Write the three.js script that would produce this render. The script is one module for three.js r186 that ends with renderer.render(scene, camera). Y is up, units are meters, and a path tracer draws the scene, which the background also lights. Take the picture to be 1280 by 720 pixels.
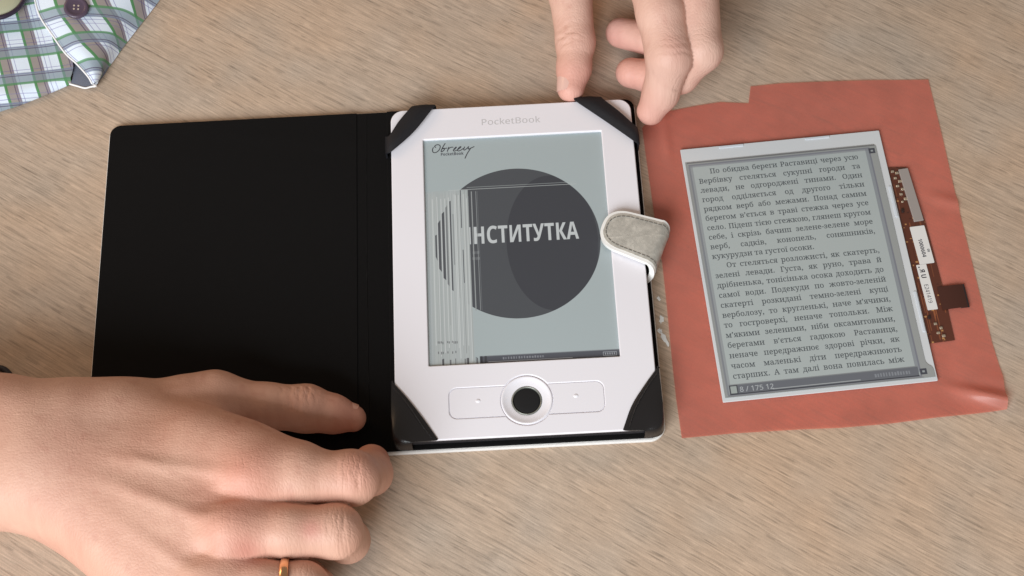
import * as THREE from 'three';
import { RoundedBoxGeometry } from 'three/addons/geometries/RoundedBoxGeometry.js';
import { mergeGeometries } from 'three/addons/utils/BufferGeometryUtils.js';
import { FontLoader } from 'three/addons/loaders/FontLoader.js';
import { TextGeometry } from 'three/addons/geometries/TextGeometry.js';
import { RectAreaLightUniformsLib } from 'three/addons/lights/RectAreaLightUniformsLib.js';

// ---------------------------------------------------------------- camera, light, exposure
const scene = new THREE.Scene();
const camera = new THREE.PerspectiveCamera(21.81, 1024 / 576, 0.02, 20);
camera.position.set(0, 0.66507, 0.3272);
camera.rotation.order = 'YXZ';
camera.rotation.set(-1.135, 0, -0.052);
scene.background = new THREE.Color(0.265, 0.23, 0.195);          // the dim light of the room itself
RectAreaLightUniformsLib.init();
function areaLight(color, intensity, w, h, from, to) {
  const l = new THREE.RectAreaLight(color, intensity, w, h);
  l.position.set(...from); l.lookAt(...to); l.castShadow = true; scene.add(l);
}
areaLight(new THREE.Color(0.93, 0.985, 1.02), 12.4, 1.1, 0.9, [-0.62, 0.95, 1.25], [0, 0, 0]);   // daylight from the window behind the camera
areaLight(new THREE.Color(1.0, 0.64, 0.37), 4.6, 0.5, 0.5, [-0.95, 0.62, -0.75], [-0.05, 0, 0.02]);   // a warm lamp farther back in the room
const renderer = new THREE.WebGLRenderer({ antialias: true });
renderer.toneMapping = THREE.LinearToneMapping;
renderer.toneMappingExposure = 1;
renderer.shadowMap.enabled = true;

// ---------------------------------------------------------------- helpers (shapes are written in millimetres)
const K = 0.001;
let seed = 7;
const rnd = () => { seed = (seed + 0x6d2b79f5) | 0; let t = Math.imul(seed ^ (seed >>> 15), 1 | seed); t = (t + Math.imul(t ^ (t >>> 7), 61 | t)) ^ t; return ((t ^ (t >>> 14)) >>> 0) / 4294967296; };
const V = (x, y, z) => new THREE.Vector3(x, y, z);
const lin = (r, g, b) => new THREE.Color().setRGB(r / 255, g / 255, b / 255, THREE.SRGBColorSpace);
function hash2(x, y) { let h = Math.imul(x, 374761393) + Math.imul(y, 668265263) | 0; h = Math.imul(h ^ (h >>> 13), 1274126177); return ((h ^ (h >>> 16)) >>> 0) / 4294967296; }
function vnoise(x, y) {
  const xi = Math.floor(x), yi = Math.floor(y); let fx = x - xi, fy = y - yi;
  fx = fx * fx * (3 - 2 * fx); fy = fy * fy * (3 - 2 * fy);
  const a = hash2(xi, yi), b = hash2(xi + 1, yi), c = hash2(xi, yi + 1), d = hash2(xi + 1, yi + 1);
  return a + (b - a) * fx + (c - a) * fy + (a - b - c + d) * fx * fy;
}
const clamp = (x, a = 0, b = 1) => Math.min(b, Math.max(a, x));
const mix = (a, b, t) => a + (b - a) * t;
const sstep = (a, b, x) => { const t = clamp((x - a) / (b - a)); return t * t * (3 - 2 * t); };

const taken = new Map();
function numbered(name) { const n = taken.get(name) ?? 0; taken.set(name, n + 1); return n ? `${name}_${String(n).padStart(3, '0')}` : name; }
function obj(name, geo, mat, parent = scene, label) {
  const g = geo.clone(); g.scale(K, K, K);
  const m = new THREE.Mesh(g, mat); m.name = parent === scene ? numbered(name) : name;
  m.castShadow = m.receiveShadow = true; parent.add(m);
  if (label) m.userData.label = label;
  return m;
}
function tag(o, label, category, group) { o.userData.label = label; o.userData.category = category; if (group) o.userData.group = group; return o; }
function thing(name, label, category, [x, y, z] = [0, 0, 0], turn = 0) {
  const o = new THREE.Group(); o.name = numbered(name); o.position.set(x * K, y * K, z * K); o.rotation.y = turn; scene.add(o);
  return tag(o, label, category);
}
function std(color, roughness, extra = {}) { return new THREE.MeshPhysicalMaterial({ color, roughness, metalness: 0, ...extra }); }
function canvasTex(w, h, draw) {
  const c = document.createElement('canvas'); c.width = w; c.height = h; draw(c.getContext('2d'), w, h);
  const t = new THREE.CanvasTexture(c); t.colorSpace = THREE.SRGBColorSpace; t.magFilter = THREE.LinearFilter; t.anisotropy = 8; return t;
}
function dataTex(w, h, fn, srgb = true, wrap = THREE.RepeatWrapping) {
  const d = new Uint8Array(w * h * 4);
  for (let y = 0, i = 0; y < h; y++) for (let x = 0; x < w; x++, i += 4) { const c = fn(x, y); d[i] = c[0]; d[i + 1] = c[1]; d[i + 2] = c[2]; d[i + 3] = 255; }
  const t = new THREE.DataTexture(d, w, h); t.colorSpace = srgb ? THREE.SRGBColorSpace : THREE.NoColorSpace;
  t.magFilter = THREE.LinearFilter; t.minFilter = THREE.LinearMipmapLinearFilter; t.wrapS = t.wrapT = wrap; t.needsUpdate = true; return t;
}
// a closed sheet of given thickness through a grid of points (the grid is its upper face); uv in metres along rows and columns
function sheet(grid, thick, { flip = false, uv } = {}) {
  const n = grid.length, m = grid[0].length, P = [], N = [], I = [], UV = [];
  const nrm = (i, j) => {
    const a = grid[Math.min(i + 1, n - 1)][j].clone().sub(grid[Math.max(i - 1, 0)][j]), b = grid[i][Math.min(j + 1, m - 1)].clone().sub(grid[i][Math.max(j - 1, 0)]);
    const c = a.cross(b); if (c.lengthSq() < 1e-12) c.set(0, 1, 0); c.normalize(); return flip ? c.negate() : c;
  };
  const ns = grid.map((r, i) => r.map((_, j) => nrm(i, j)));
  const put = (p, q, t) => { P.push(p.x, p.y, p.z); N.push(q.x, q.y, q.z); UV.push(...t); return P.length / 3 - 1; };
  const tri = (a, b, c) => flip ? I.push(a, c, b) : I.push(a, b, c);
  const acc = []; grid.forEach((r, i) => { acc.push([]); r.forEach((p, j) => acc[i].push(uv ? uv(p, i, j) : [p.x * K, p.z * K])); });
  const top = grid.map((r, i) => r.map((p, j) => put(p, ns[i][j], acc[i][j])));
  for (let i = 0; i < n - 1; i++) for (let j = 0; j < m - 1; j++) { tri(top[i][j], top[i + 1][j], top[i + 1][j + 1]); tri(top[i][j], top[i + 1][j + 1], top[i][j + 1]); }
  if (thick > 0) {
    const low = grid.map((r, i) => r.map((p, j) => p.clone().addScaledVector(ns[i][j], -thick)));
    const bot = low.map((r, i) => r.map((p, j) => put(p, ns[i][j].clone().negate(), acc[i][j])));
    for (let i = 0; i < n - 1; i++) for (let j = 0; j < m - 1; j++) { tri(bot[i][j], bot[i + 1][j + 1], bot[i + 1][j]); tri(bot[i][j], bot[i][j + 1], bot[i + 1][j + 1]); }
    const ring = [];
    for (let j = 0; j < m - 1; j++) ring.push([0, j]); for (let i = 0; i < n - 1; i++) ring.push([i, m - 1]);
    for (let j = m - 1; j > 0; j--) ring.push([n - 1, j]); for (let i = n - 1; i > 0; i--) ring.push([i, 0]);
    ring.forEach(([i, j], k) => {
      const [i2, j2] = ring[(k + 1) % ring.length], a = grid[i][j], b = grid[i2][j2];
      const di = i === i2 ? (i === 0 ? 1 : -1) : 0, dj = i === i2 ? 0 : (j === 0 ? 1 : -1);            // step towards the inside of the sheet
      const out = (p, q) => { const e = b.clone().sub(a), o = grid[p][q].clone().sub(grid[p + di][q + dj]); o.addScaledVector(ns[p][q], -o.dot(ns[p][q])); if (e.lengthSq() > 1e-12) { e.normalize(); o.addScaledVector(e, -o.dot(e)); } return o.lengthSq() > 1e-12 ? o.normalize() : ns[p][q].clone(); };
      const o1 = out(i, j), o2 = out(i2, j2), q = [put(a, o1, acc[i][j]), put(b, o2, acc[i2][j2]), put(low[i2][j2], o2, acc[i2][j2]), put(low[i][j], o1, acc[i][j])];
      const turned = b.clone().sub(a).cross(low[i][j].clone().sub(a)).dot(o1) < 0;
      turned ? I.push(q[0], q[2], q[1], q[0], q[3], q[2]) : I.push(q[0], q[1], q[2], q[0], q[2], q[3]);
    });
  }
  const g = new THREE.BufferGeometry();
  g.setAttribute('position', new THREE.Float32BufferAttribute(P, 3)); g.setAttribute('normal', new THREE.Float32BufferAttribute(N, 3)); g.setAttribute('uv', new THREE.Float32BufferAttribute(UV, 2)); g.setIndex(I);
  return g;
}
const spline = (pts, n, tension = 0.5) => { const c = new THREE.CatmullRomCurve3(pts.map((p) => V(...p)), false, 'catmullrom', tension); return Array.from({ length: n + 1 }, (_, i) => c.getPoint(i / n)); };
function loft(rails, nu, nv) {                                   // smooth surface through several rails
  const rs = rails.map((r) => spline(r, nu)), g = [];
  for (let i = 0; i <= nu; i++) { const c = new THREE.CatmullRomCurve3(rs.map((r) => r[i]), false, 'catmullrom', 0.5); g.push(Array.from({ length: nv + 1 }, (_, j) => c.getPoint(j / nv))); }
  return g;
}
const tube = (pts, r, seg = 40, rad = 8) => new THREE.TubeGeometry(new THREE.CatmullRomCurve3(pts.map((p) => V(...p))), seg, r, rad, false);
function rrect(x0, z0, x1, z1, r) {                              // Shape in x / -z, for plates lying on the table
  const s = new THREE.Shape(), R = Array.isArray(r) ? r : [r, r, r, r];   // corners: far left, far right, near right, near left
  const y0 = -z0, y1 = -z1;                                      // y0 far (top), y1 near (bottom)
  s.moveTo(x0 + R[3], y1); s.lineTo(x1 - R[2], y1); if (R[2]) s.absarc(x1 - R[2], y1 + R[2], R[2], -Math.PI / 2, 0, false);
  s.lineTo(x1, y0 - R[1]); if (R[1]) s.absarc(x1 - R[1], y0 - R[1], R[1], 0, Math.PI / 2, false);
  s.lineTo(x0 + R[0], y0); if (R[0]) s.absarc(x0 + R[0], y0 - R[0], R[0], Math.PI / 2, Math.PI, false);
  s.lineTo(x0, y1 + R[3]); if (R[3]) s.absarc(x0 + R[3], y1 + R[3], R[3], Math.PI, Math.PI * 1.5, false);
  return s;
}
function plate(shape, y0, y1, bevel = 0.3, segs = 2, curve = 12) {  // extruded upwards from y0 to y1, outline kept by the bevel
  const b = Math.max(0, Math.min(bevel, (y1 - y0) / 2 - 0.01));
  const g = new THREE.ExtrudeGeometry(shape, { depth: y1 - y0 - 2 * b, bevelEnabled: bevel > 0, bevelThickness: b, bevelSize: b, bevelOffset: -b, bevelSegments: segs, curveSegments: curve });
  g.rotateX(-Math.PI / 2); g.translate(0, y0 + b, 0); return g;
}
// uv of a lying plate set to 0..1 over a rectangle, for printed faces
function printUV(g, x0, z0, x1, z1) { const p = g.attributes.position, u = g.attributes.uv; for (let i = 0; i < p.count; i++) u.setXY(i, (p.getX(i) - x0) / (x1 - x0), 1 - (p.getZ(i) - z0) / (z1 - z0)); return g; }

// surface nets over a distance field
function mesher(f, lo, hi, cell, colorOf, uvOf) {
  const n = [0, 1, 2].map((a) => Math.ceil((hi[a] - lo[a]) / cell) + 1), [nx, ny, nz] = n, F = new Float32Array(nx * ny * nz), B = 6;
  for (let bz = 0; bz < nz; bz += B) for (let by = 0; by < ny; by += B) for (let bx = 0; bx < nx; bx += B) {
    const c = f(lo[0] + (bx + B / 2 - 0.5) * cell, lo[1] + (by + B / 2 - 0.5) * cell, lo[2] + (bz + B / 2 - 0.5) * cell), skip = Math.abs(c) > B * cell * 1.15 + 2;
    for (let z = bz; z < Math.min(bz + B, nz); z++) for (let y = by; y < Math.min(by + B, ny); y++) for (let x = bx; x < Math.min(bx + B, nx); x++)
      F[(z * ny + y) * nx + x] = skip ? c : f(lo[0] + x * cell, lo[1] + y * cell, lo[2] + z * cell);
  }
  const id = new Int32Array(nx * ny * nz).fill(-1), P = [], I = [], at = (x, y, z) => (z * ny + y) * nx + x, off = [0, 1, nx, nx + 1, nx * ny, nx * ny + 1, nx * ny + nx, nx * ny + nx + 1];
  const E = [[0, 1], [2, 3], [4, 5], [6, 7], [0, 2], [1, 3], [4, 6], [5, 7], [0, 4], [1, 5], [2, 6], [3, 7]];
  for (let z = 0; z < nz - 1; z++) for (let y = 0; y < ny - 1; y++) for (let x = 0; x < nx - 1; x++) {
    const o = at(x, y, z); let mask = 0; for (let k = 0; k < 8; k++) if (F[o + off[k]] < 0) mask |= 1 << k;
    if (mask === 0 || mask === 255) continue;
    let sx = 0, sy = 0, sz = 0, c = 0;
    for (const [a, b] of E) { const fa = F[o + off[a]], fb = F[o + off[b]]; if (fa < 0 === fb < 0) continue; const t = fa / (fa - fb); sx += mix(a & 1, b & 1, t); sy += mix((a >> 1) & 1, (b >> 1) & 1, t); sz += mix(a >> 2, b >> 2, t); c++; }
    id[o] = P.length / 3; P.push(lo[0] + (x + sx / c) * cell, lo[1] + (y + sy / c) * cell, lo[2] + (z + sz / c) * cell);
  }
  const quad = (a, b, c, d, fl) => { if (a < 0 || b < 0 || c < 0 || d < 0) return; fl ? I.push(a, c, b, a, d, c) : I.push(a, b, c, a, c, d); };
  for (let z = 1; z < nz - 1; z++) for (let y = 1; y < ny - 1; y++) for (let x = 1; x < nx - 1; x++) {
    const o = at(x, y, z), s = F[o] < 0;
    if (s !== F[o + 1] < 0) quad(id[o - nx - nx * ny], id[o - nx * ny], id[o], id[o - nx], !s);
    if (s !== F[o + nx] < 0) quad(id[o - 1 - nx * ny], id[o - 1], id[o], id[o - nx * ny], !s);
    if (s !== F[o + nx * ny] < 0) quad(id[o - 1 - nx], id[o - nx], id[o], id[o - 1], !s);
  }
  const N = new Float32Array(P.length), C = new Float32Array(P.length), U = new Float32Array(P.length / 3 * 2), e = 0.5;
  for (let i = 0; i < P.length; i += 3) {
    const [x, y, z] = [P[i], P[i + 1], P[i + 2]];
    const g = V(f(x + e, y, z) - f(x - e, y, z), f(x, y + e, z) - f(x, y - e, z), f(x, y, z + e) - f(x, y, z - e)).normalize();
    const d = f(x, y, z); P[i] -= g.x * d * 0.8; P[i + 1] -= g.y * d * 0.8; P[i + 2] -= g.z * d * 0.8;
    N[i] = g.x; N[i + 1] = g.y; N[i + 2] = g.z; C.set(colorOf(x, y, z, g), i); U.set(uvOf(x, y, z), i / 3 * 2);
  }
  const g = new THREE.BufferGeometry(); g.setAttribute('position', new THREE.Float32BufferAttribute(P, 3)); g.setAttribute('normal', new THREE.BufferAttribute(N, 3));
  g.setAttribute('color', new THREE.BufferAttribute(C, 3)); g.setAttribute('uv', new THREE.BufferAttribute(U, 2)); g.setIndex(I); return g;
}

// ---------------------------------------------------------------- table
{
  const S = 2048, W = 620, a = 33.5 * Math.PI / 180, ca = Math.cos(a), sa = Math.sin(a), H = new Float32Array(S * S);
  const tex = dataTex(S, S, (px, py) => {
    const x = px / S * W, z = (S - 1 - py) / S * W, wob = 2.2 * vnoise(x / 60, z / 60), u = x * ca + z * sa, v = -x * sa + z * ca + wob;
    const broad = vnoise(u / 130 + 3, v / 22) - 0.5, mid = vnoise(u / 26 + 9, v / 2.6) - 0.5, fine = vnoise(u / 12, v / 0.5) - 0.5, hair = vnoise(u / 7, v / 0.31 + 50) - 0.5, blot = vnoise(x / 24 + 5, z / 24) - 0.5;
    const pore = sstep(0.66, 0.88, vnoise(u / 8 + 31, v / 0.36 + 11)) * sstep(0.25, 0.6, vnoise(u / 6 + 71, v / 1.6 + 5)), pore2 = sstep(0.72, 0.9, vnoise(u / 14 + 231, v / 0.38 + 311)), lite = sstep(0.7, 0.92, vnoise(u / 6 + 131, v / 0.6 + 91));
    const grain = hash2(px, py) - 0.5, pink = vnoise(x / 16 + 40, z / 16 + 7) - 0.5;
    const k = 1 + 0.04 * broad + 0.015 * mid + 0.085 * fine + 0.12 * hair + 0.02 * blot + 0.06 * grain - 0.12 * pore - 0.09 * pore2 + 0.05 * lite;
    H[py * S + px] = clamp(0.6 + 0.5 * (fine * 0.5 - pore * 0.9));
    const warm = 1 + 0.035 * (vnoise(x / 70 + 17, z / 50 + 3) - 0.5) + 0.035 * pink;
    return [clamp(186 * k * warm, 0, 255), clamp(164 * k, 0, 255), clamp(144 * k / warm, 0, 255)];
  }, true, THREE.MirroredRepeatWrapping);
  const bump = dataTex(S, S, (px, py) => { const h = H[py * S + px] * 255; return [h, h, h]; }, false, THREE.MirroredRepeatWrapping);
  const g = new THREE.BoxGeometry(1900, 28, 1300, 1, 1, 1); g.translate(0, -14, 150);
  const p = g.attributes.position, n = g.attributes.normal, u = g.attributes.uv;
  for (let i = 0; i < p.count; i++) u.setXY(i, (p.getX(i) + 300 + (n.getY(i) ? 0 : p.getY(i))) / W, 1 - (p.getZ(i) + 260) / W);
  const m = obj('table_top', g, std(new THREE.Color(1, 1, 1), 0.55, { map: tex, bumpMap: bump, bumpScale: 0.00012, specularIntensity: 0.6 }));
  m.userData.kind = 'structure'; m.userData.label = 'light brown wood grain table top with diagonal streaks';
}

// ---------------------------------------------------------------- open case
const leatherBump = dataTex(512, 512, (x, y) => {
  const c = (f, o) => { const gx = x / 512 * f, gy = y / 512 * f, ix = Math.floor(gx), iy = Math.floor(gy); let a = 9; for (let i = -1; i < 2; i++) for (let j = -1; j < 2; j++) { const cx = (ix + i + f) % f, cy = (iy + j + f) % f, dx = ix + i + hash2(cx + o, cy) - gx, dy = iy + j + hash2(cx, cy + o) - gy; a = Math.min(a, dx * dx + dy * dy); } return Math.sqrt(a); };
  const h = clamp(255 * (0.75 * (1 - c(40, 5)) + 0.25 * (1 - c(90, 17))), 0, 255); return [h, h, h];
}, false);
const rep = (t, m) => { const c = t.clone(); c.repeat.set(1 / (m * K), 1 / (m * K)); c.needsUpdate = true; return c; };
const wornTex = dataTex(1024, 1024, (x, y) => {                  // 300 mm across: black cloth with dust and rubbed places
  const X = x * 0.3, Y = y * 0.3, rub = sstep(0.55, 0.85, vnoise(X / 42 + 3, Y / 42)) * (0.5 + 0.5 * vnoise(X / 5, Y / 5)), scr = sstep(0.86, 0.95, vnoise((X + Y * 0.4) / 30, (Y - X * 0.4) / 0.7)) * sstep(0.55, 0.8, vnoise(X / 20 + 50, Y / 20)), dust = hash2(x, y) > 0.9985 ? 1 : 0;
  const v = 15.5 + 19 * rub + 20 * scr + 34 * dust + 5 * (hash2(x + 9, y) - 0.5); return [v * 1.03, v * 0.98, v]; });
wornTex.repeat.set(1 / 0.3, 1 / 0.3);
const M = {
  shell: std(lin(236, 232, 228), 0.45, { bumpMap: rep(leatherBump, 18), bumpScale: 0.0001 }),
  lining: std(new THREE.Color(1, 1, 1), 0.8, { map: wornTex, bumpMap: rep(leatherBump, 9), bumpScale: 0.00005, specularIntensity: 0.18 }),
  band: std(new THREE.Color(0.011, 0.011, 0.014), 0.6, { bumpMap: rep(leatherBump, 6), bumpScale: 0.00008, specularIntensity: 0.6 }),
  pocket: std(new THREE.Color(0.012, 0.011, 0.012), 0.27, { bumpMap: rep(leatherBump, 22), bumpScale: 0.00006 }),
  white: std(lin(231, 228, 234), 0.38),
  darkPlastic: std(new THREE.Color(0.012, 0.012, 0.016), 0.5),
};
{
  const t = thing('tablet_case', 'open black lined case with white outside holding the cracked reader', 'case');
  obj('outer_shell', plate(rrect(-203.9, -86, 68.4, 100.8, [6, 6, 8, 6]), 0, 2.2, 0.9, 4), M.shell, t);
  // inner faces: cover, spine, back
  obj('cover_lining', plate(rrect(-203.2, -85.3, -75.6, 99.4, [5.5, 0.3, 0.3, 5.5]), 2.2, 3.3, 0.3, 3), M.lining, t);
  obj('spine_lining', plate(rrect(-79, -85.2, -57, 99.5, 0.4), 2.15, 2.85, 0.2, 2), M.lining, t);
  obj('back_lining', plate(rrect(-60.2, -85.4, 67.8, 99.5, [0.6, 5, 7, 0.6]), 2.2, 3.4, 0.45, 3), M.lining, t);
  obj('crease', tube([[-70.6, 2.72, -84], [-70.9, 2.72, 0], [-70.2, 2.72, 98]], 0.3, 40, 6), M.lining, t);
  // corner bands at the far corners
  const bandL = loft([[[-59.6, 3, -67], [-59.4, 9.5, -66.3], [-57.5, 12.9, -64.5], [-53, 13.3, -72], [-47.2, 13.1, -79.5], [-45.5, 10.4, -81.9], [-45, 4, -82.2]],
    [[-59.8, 3, -62], [-59.5, 9.8, -61.5], [-57.2, 13.6, -60], [-49.5, 14.2, -68], [-42, 13.8, -79], [-40.2, 10.8, -82.2], [-40, 4, -82.4]],
    [[-59.6, 3, -57.5], [-59.4, 9, -57], [-57.4, 12.7, -55.5], [-46, 12.9, -66], [-35.8, 12.8, -79.5], [-34.3, 10, -82], [-34, 4, -82.2]]], 48, 10);
  obj('corner_band', sheet(bandL, 1.0, { flip: false }), M.band, t);
  const bandR = loft([[[67, 3, -64], [66.9, 9.5, -63.5], [65.8, 12.9, -63], [59, 13.2, -71.2], [51.5, 13, -79], [50.6, 10.2, -81.8], [50.5, 4, -82.2]],
    [[67.3, 3, -59], [67.2, 9.8, -59], [65.7, 13.6, -58.6], [55.3, 14.1, -68.5], [44.5, 13.8, -78.6], [43.8, 10.8, -82.2], [43.5, 4, -82.4]],
    [[67, 3, -54.2], [66.9, 9, -54.2], [65.6, 12.7, -54], [51.5, 12.9, -67], [37.8, 12.8, -79.3], [37.3, 10, -82], [37, 4, -82.2]]], 48, 10);
  obj('corner_band', sheet(bandR, 1.0, { flip: true }), M.band, t);
  // corner pockets at the near corners
  const pocket = (s, x0, zi, zo, dx) => {
    const X = (d) => x0 + s * d;
    const rails = [
      [[X(1.4), 11.9, zi - 0.6], [X(-5.5), 12.1, zi + 8.2], [X(-12.5), 12.1, zi + 18.3], [X(-dx), 11.7, zo - 0.4]],
      [[X(1.6), 12.3, zi + 1.2], [X(-4.2), 12.6, zi + 9.6], [X(-10.5), 12.6, zi + 19.5], [X(-dx + 2.2), 12.0, zo + 0.2]],
      [[X(1.9), 11.8, zi + 15], [X(-0.8), 12.6, zi + 19], [X(-4.5), 12.7, zi + 23.5], [X(-8.5), 11.9, zo + 0.5]],
      [[X(2.2), 10.6, zi + 18], [X(1.5), 11.3, zi + 26], [X(-1.6), 11.4, zo - 0.2], [X(-7.4), 10.8, zo + 1.1]],
      [[X(2.6), 4.2, zi + 19], [X(2.2), 3.7, zi + 28], [X(-0.8), 3.7, zo + 1.0], [X(-7.4), 4.0, zo + 1.7]],
    ];
    return sheet(loft(rails, 36, 30), 0.9, { flip: s < 0 ? true : false });
  };
  const seam = (pts) => tube(pts, 0.33, 40, 6);
  for (const [s, x0, zi, zo, dx] of [[-1, -57.2, 68.5, 98.2, 19.5], [1, 65.2, 68, 98.2, 17.5]]) {
    const pk = obj('corner_pocket', pocket(s, x0, zi, zo, dx), M.pocket, t);
    const X = (d) => x0 + s * d;
    obj('side_wall', sheet(loft([[[X(1.5), 11.8, zi - 0.8], [X(1.9), 11.2, zi + 8], [X(2.0), 10.6, zi + 20]], [[X(2.1), 3.6, zi - 0.4], [X(2.3), 3.5, zi + 8], [X(2.3), 3.5, zi + 21]]], 14, 6), 0.7, { flip: s < 0 }), M.pocket, pk);
    obj('seam', seam([[X(1.2), 12.45, zi + 2.4], [X(-5), 12.85, zi + 10.6], [X(-11), 12.85, zi + 20.2], [X(-dx + 2.9), 12.1, zo - 1.0]]), M.pocket, pk);
  }
  // closing strap that curls over the near edge of the back cover
  const ang = 23 * Math.PI / 180, d = [Math.cos(ang), Math.sin(ang)], q = [-Math.sin(ang), Math.cos(ang)], tip = [45.6, -7.2];
  const path = [];                                              // (distance along d, height) of the strap's middle
  for (let i = 0; i <= 30; i++) path.push([27 * (i / 30) ** 1.6, 14.7 + 0.6 * Math.sin(i / 30 * 2.2)]);
  for (let i = 1; i <= 24; i++) { const b = i / 24 * Math.PI; path.push([27 + 6.0 * Math.sin(b) - 0.1 * i, 8.65 + 6.6 * Math.cos(b)]); }
  for (let i = 1; i <= 8; i++) path.push([24.6 - i * 1.2, 2.05]);
  const halfW = (s) => { const e = 1 - clamp(s / 11); return 11 * (0.94 + 0.2 * clamp(s / 30)) * Math.pow(Math.max(0.0004, 1 - Math.pow(e, 2.5)), 1 / 2.5); };
  const strapGrid = (inset, lift, from = 0, to = path.length - 1) => path.slice(from, to + 1).map(([s, y], i, arr) => {
    const a = arr[Math.max(0, i - 1)], b = arr[Math.min(arr.length - 1, i + 1)], tx = b[0] - a[0], ty = b[1] - a[1], l = Math.hypot(tx, ty) || 1, nx = -ty / l, ny = tx / l;
    const k = i + from, w = Math.max(0.15, halfW(k < 31 ? s - inset : 30) * (11 - inset) / 11), r = [];
    const s2 = s + nx * lift, y2 = y + ny * lift;
    for (let j = 0; j <= 14; j++) { const c = (j / 14 * 2 - 1) * w; const cc = c + 6.5 * sstep(30, 56, k); r.push(V(tip[0] + d[0] * s2 + q[0] * cc, y2 - 0.35 * (c / 11) ** 2, tip[1] + d[1] * s2 + q[1] * cc)); }
    return r;
  });
  const strap = obj('strap', sheet(strapGrid(0, 0), 2.6, { flip: true }), std(lin(236, 234, 231), 0.42), t, 'grey leather closing strap with white edge curled over the reader');
  const gt = dataTex(256, 256, (x, y) => { const k = 1 + 0.10 * (vnoise(x / 9, y / 9) - 0.5) + 0.14 * (vnoise(x / 30 + 7, y / 22) - 0.5) + 0.1 * (hash2(x, y) - 0.5); return [182 * k, 177 * k, 168 * k]; });
  obj('strap_face', sheet(strapGrid(1.3, 0.22, 5, 52), 0.4, { flip: true }), std(new THREE.Color(1, 1, 1), 0.4, { map: rep(gt, 30), bumpMap: rep(leatherBump, 16), bumpScale: 0.00015 }), strap, 'grey leather top face');
  obj('strap_lining', sheet(strapGrid(2.0, -2.62, 9, 58), 0.25, { flip: true }), M.lining, strap, 'black inner face');
  const st = [], sg = strapGrid(2.6, 0.3, 7, 44);
  const edge = []; for (let i = sg.length - 1; i >= 0; i--) edge.push(sg[i][0]); for (let j = 1; j < 14; j++) edge.push(sg[0][j]); for (let i = 0; i < sg.length; i++) edge.push(sg[i][14]);
  const ec = new THREE.CatmullRomCurve3(edge), L = ec.getLength(), cnt = Math.round(L / 2.3);
  for (let i = 0; i < cnt; i++) { const a = ec.getPointAt((i + 0.15) / cnt), b = ec.getPointAt((i + 0.78) / cnt), c = a.clone().add(b).multiplyScalar(0.5); const g = new THREE.CapsuleGeometry(0.24, a.distanceTo(b), 3, 6); g.applyQuaternion(new THREE.Quaternion().setFromUnitVectors(V(0, 1, 0), b.sub(a).normalize())); g.translate(c.x, c.y, c.z); st.push(g); }
  const sm = obj('stitching', mergeGeometries(st), std(lin(112, 108, 102), 0.7), strap, 'row of dark grey stitches along the edge'); sm.userData.kind = 'stuff';
}

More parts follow.
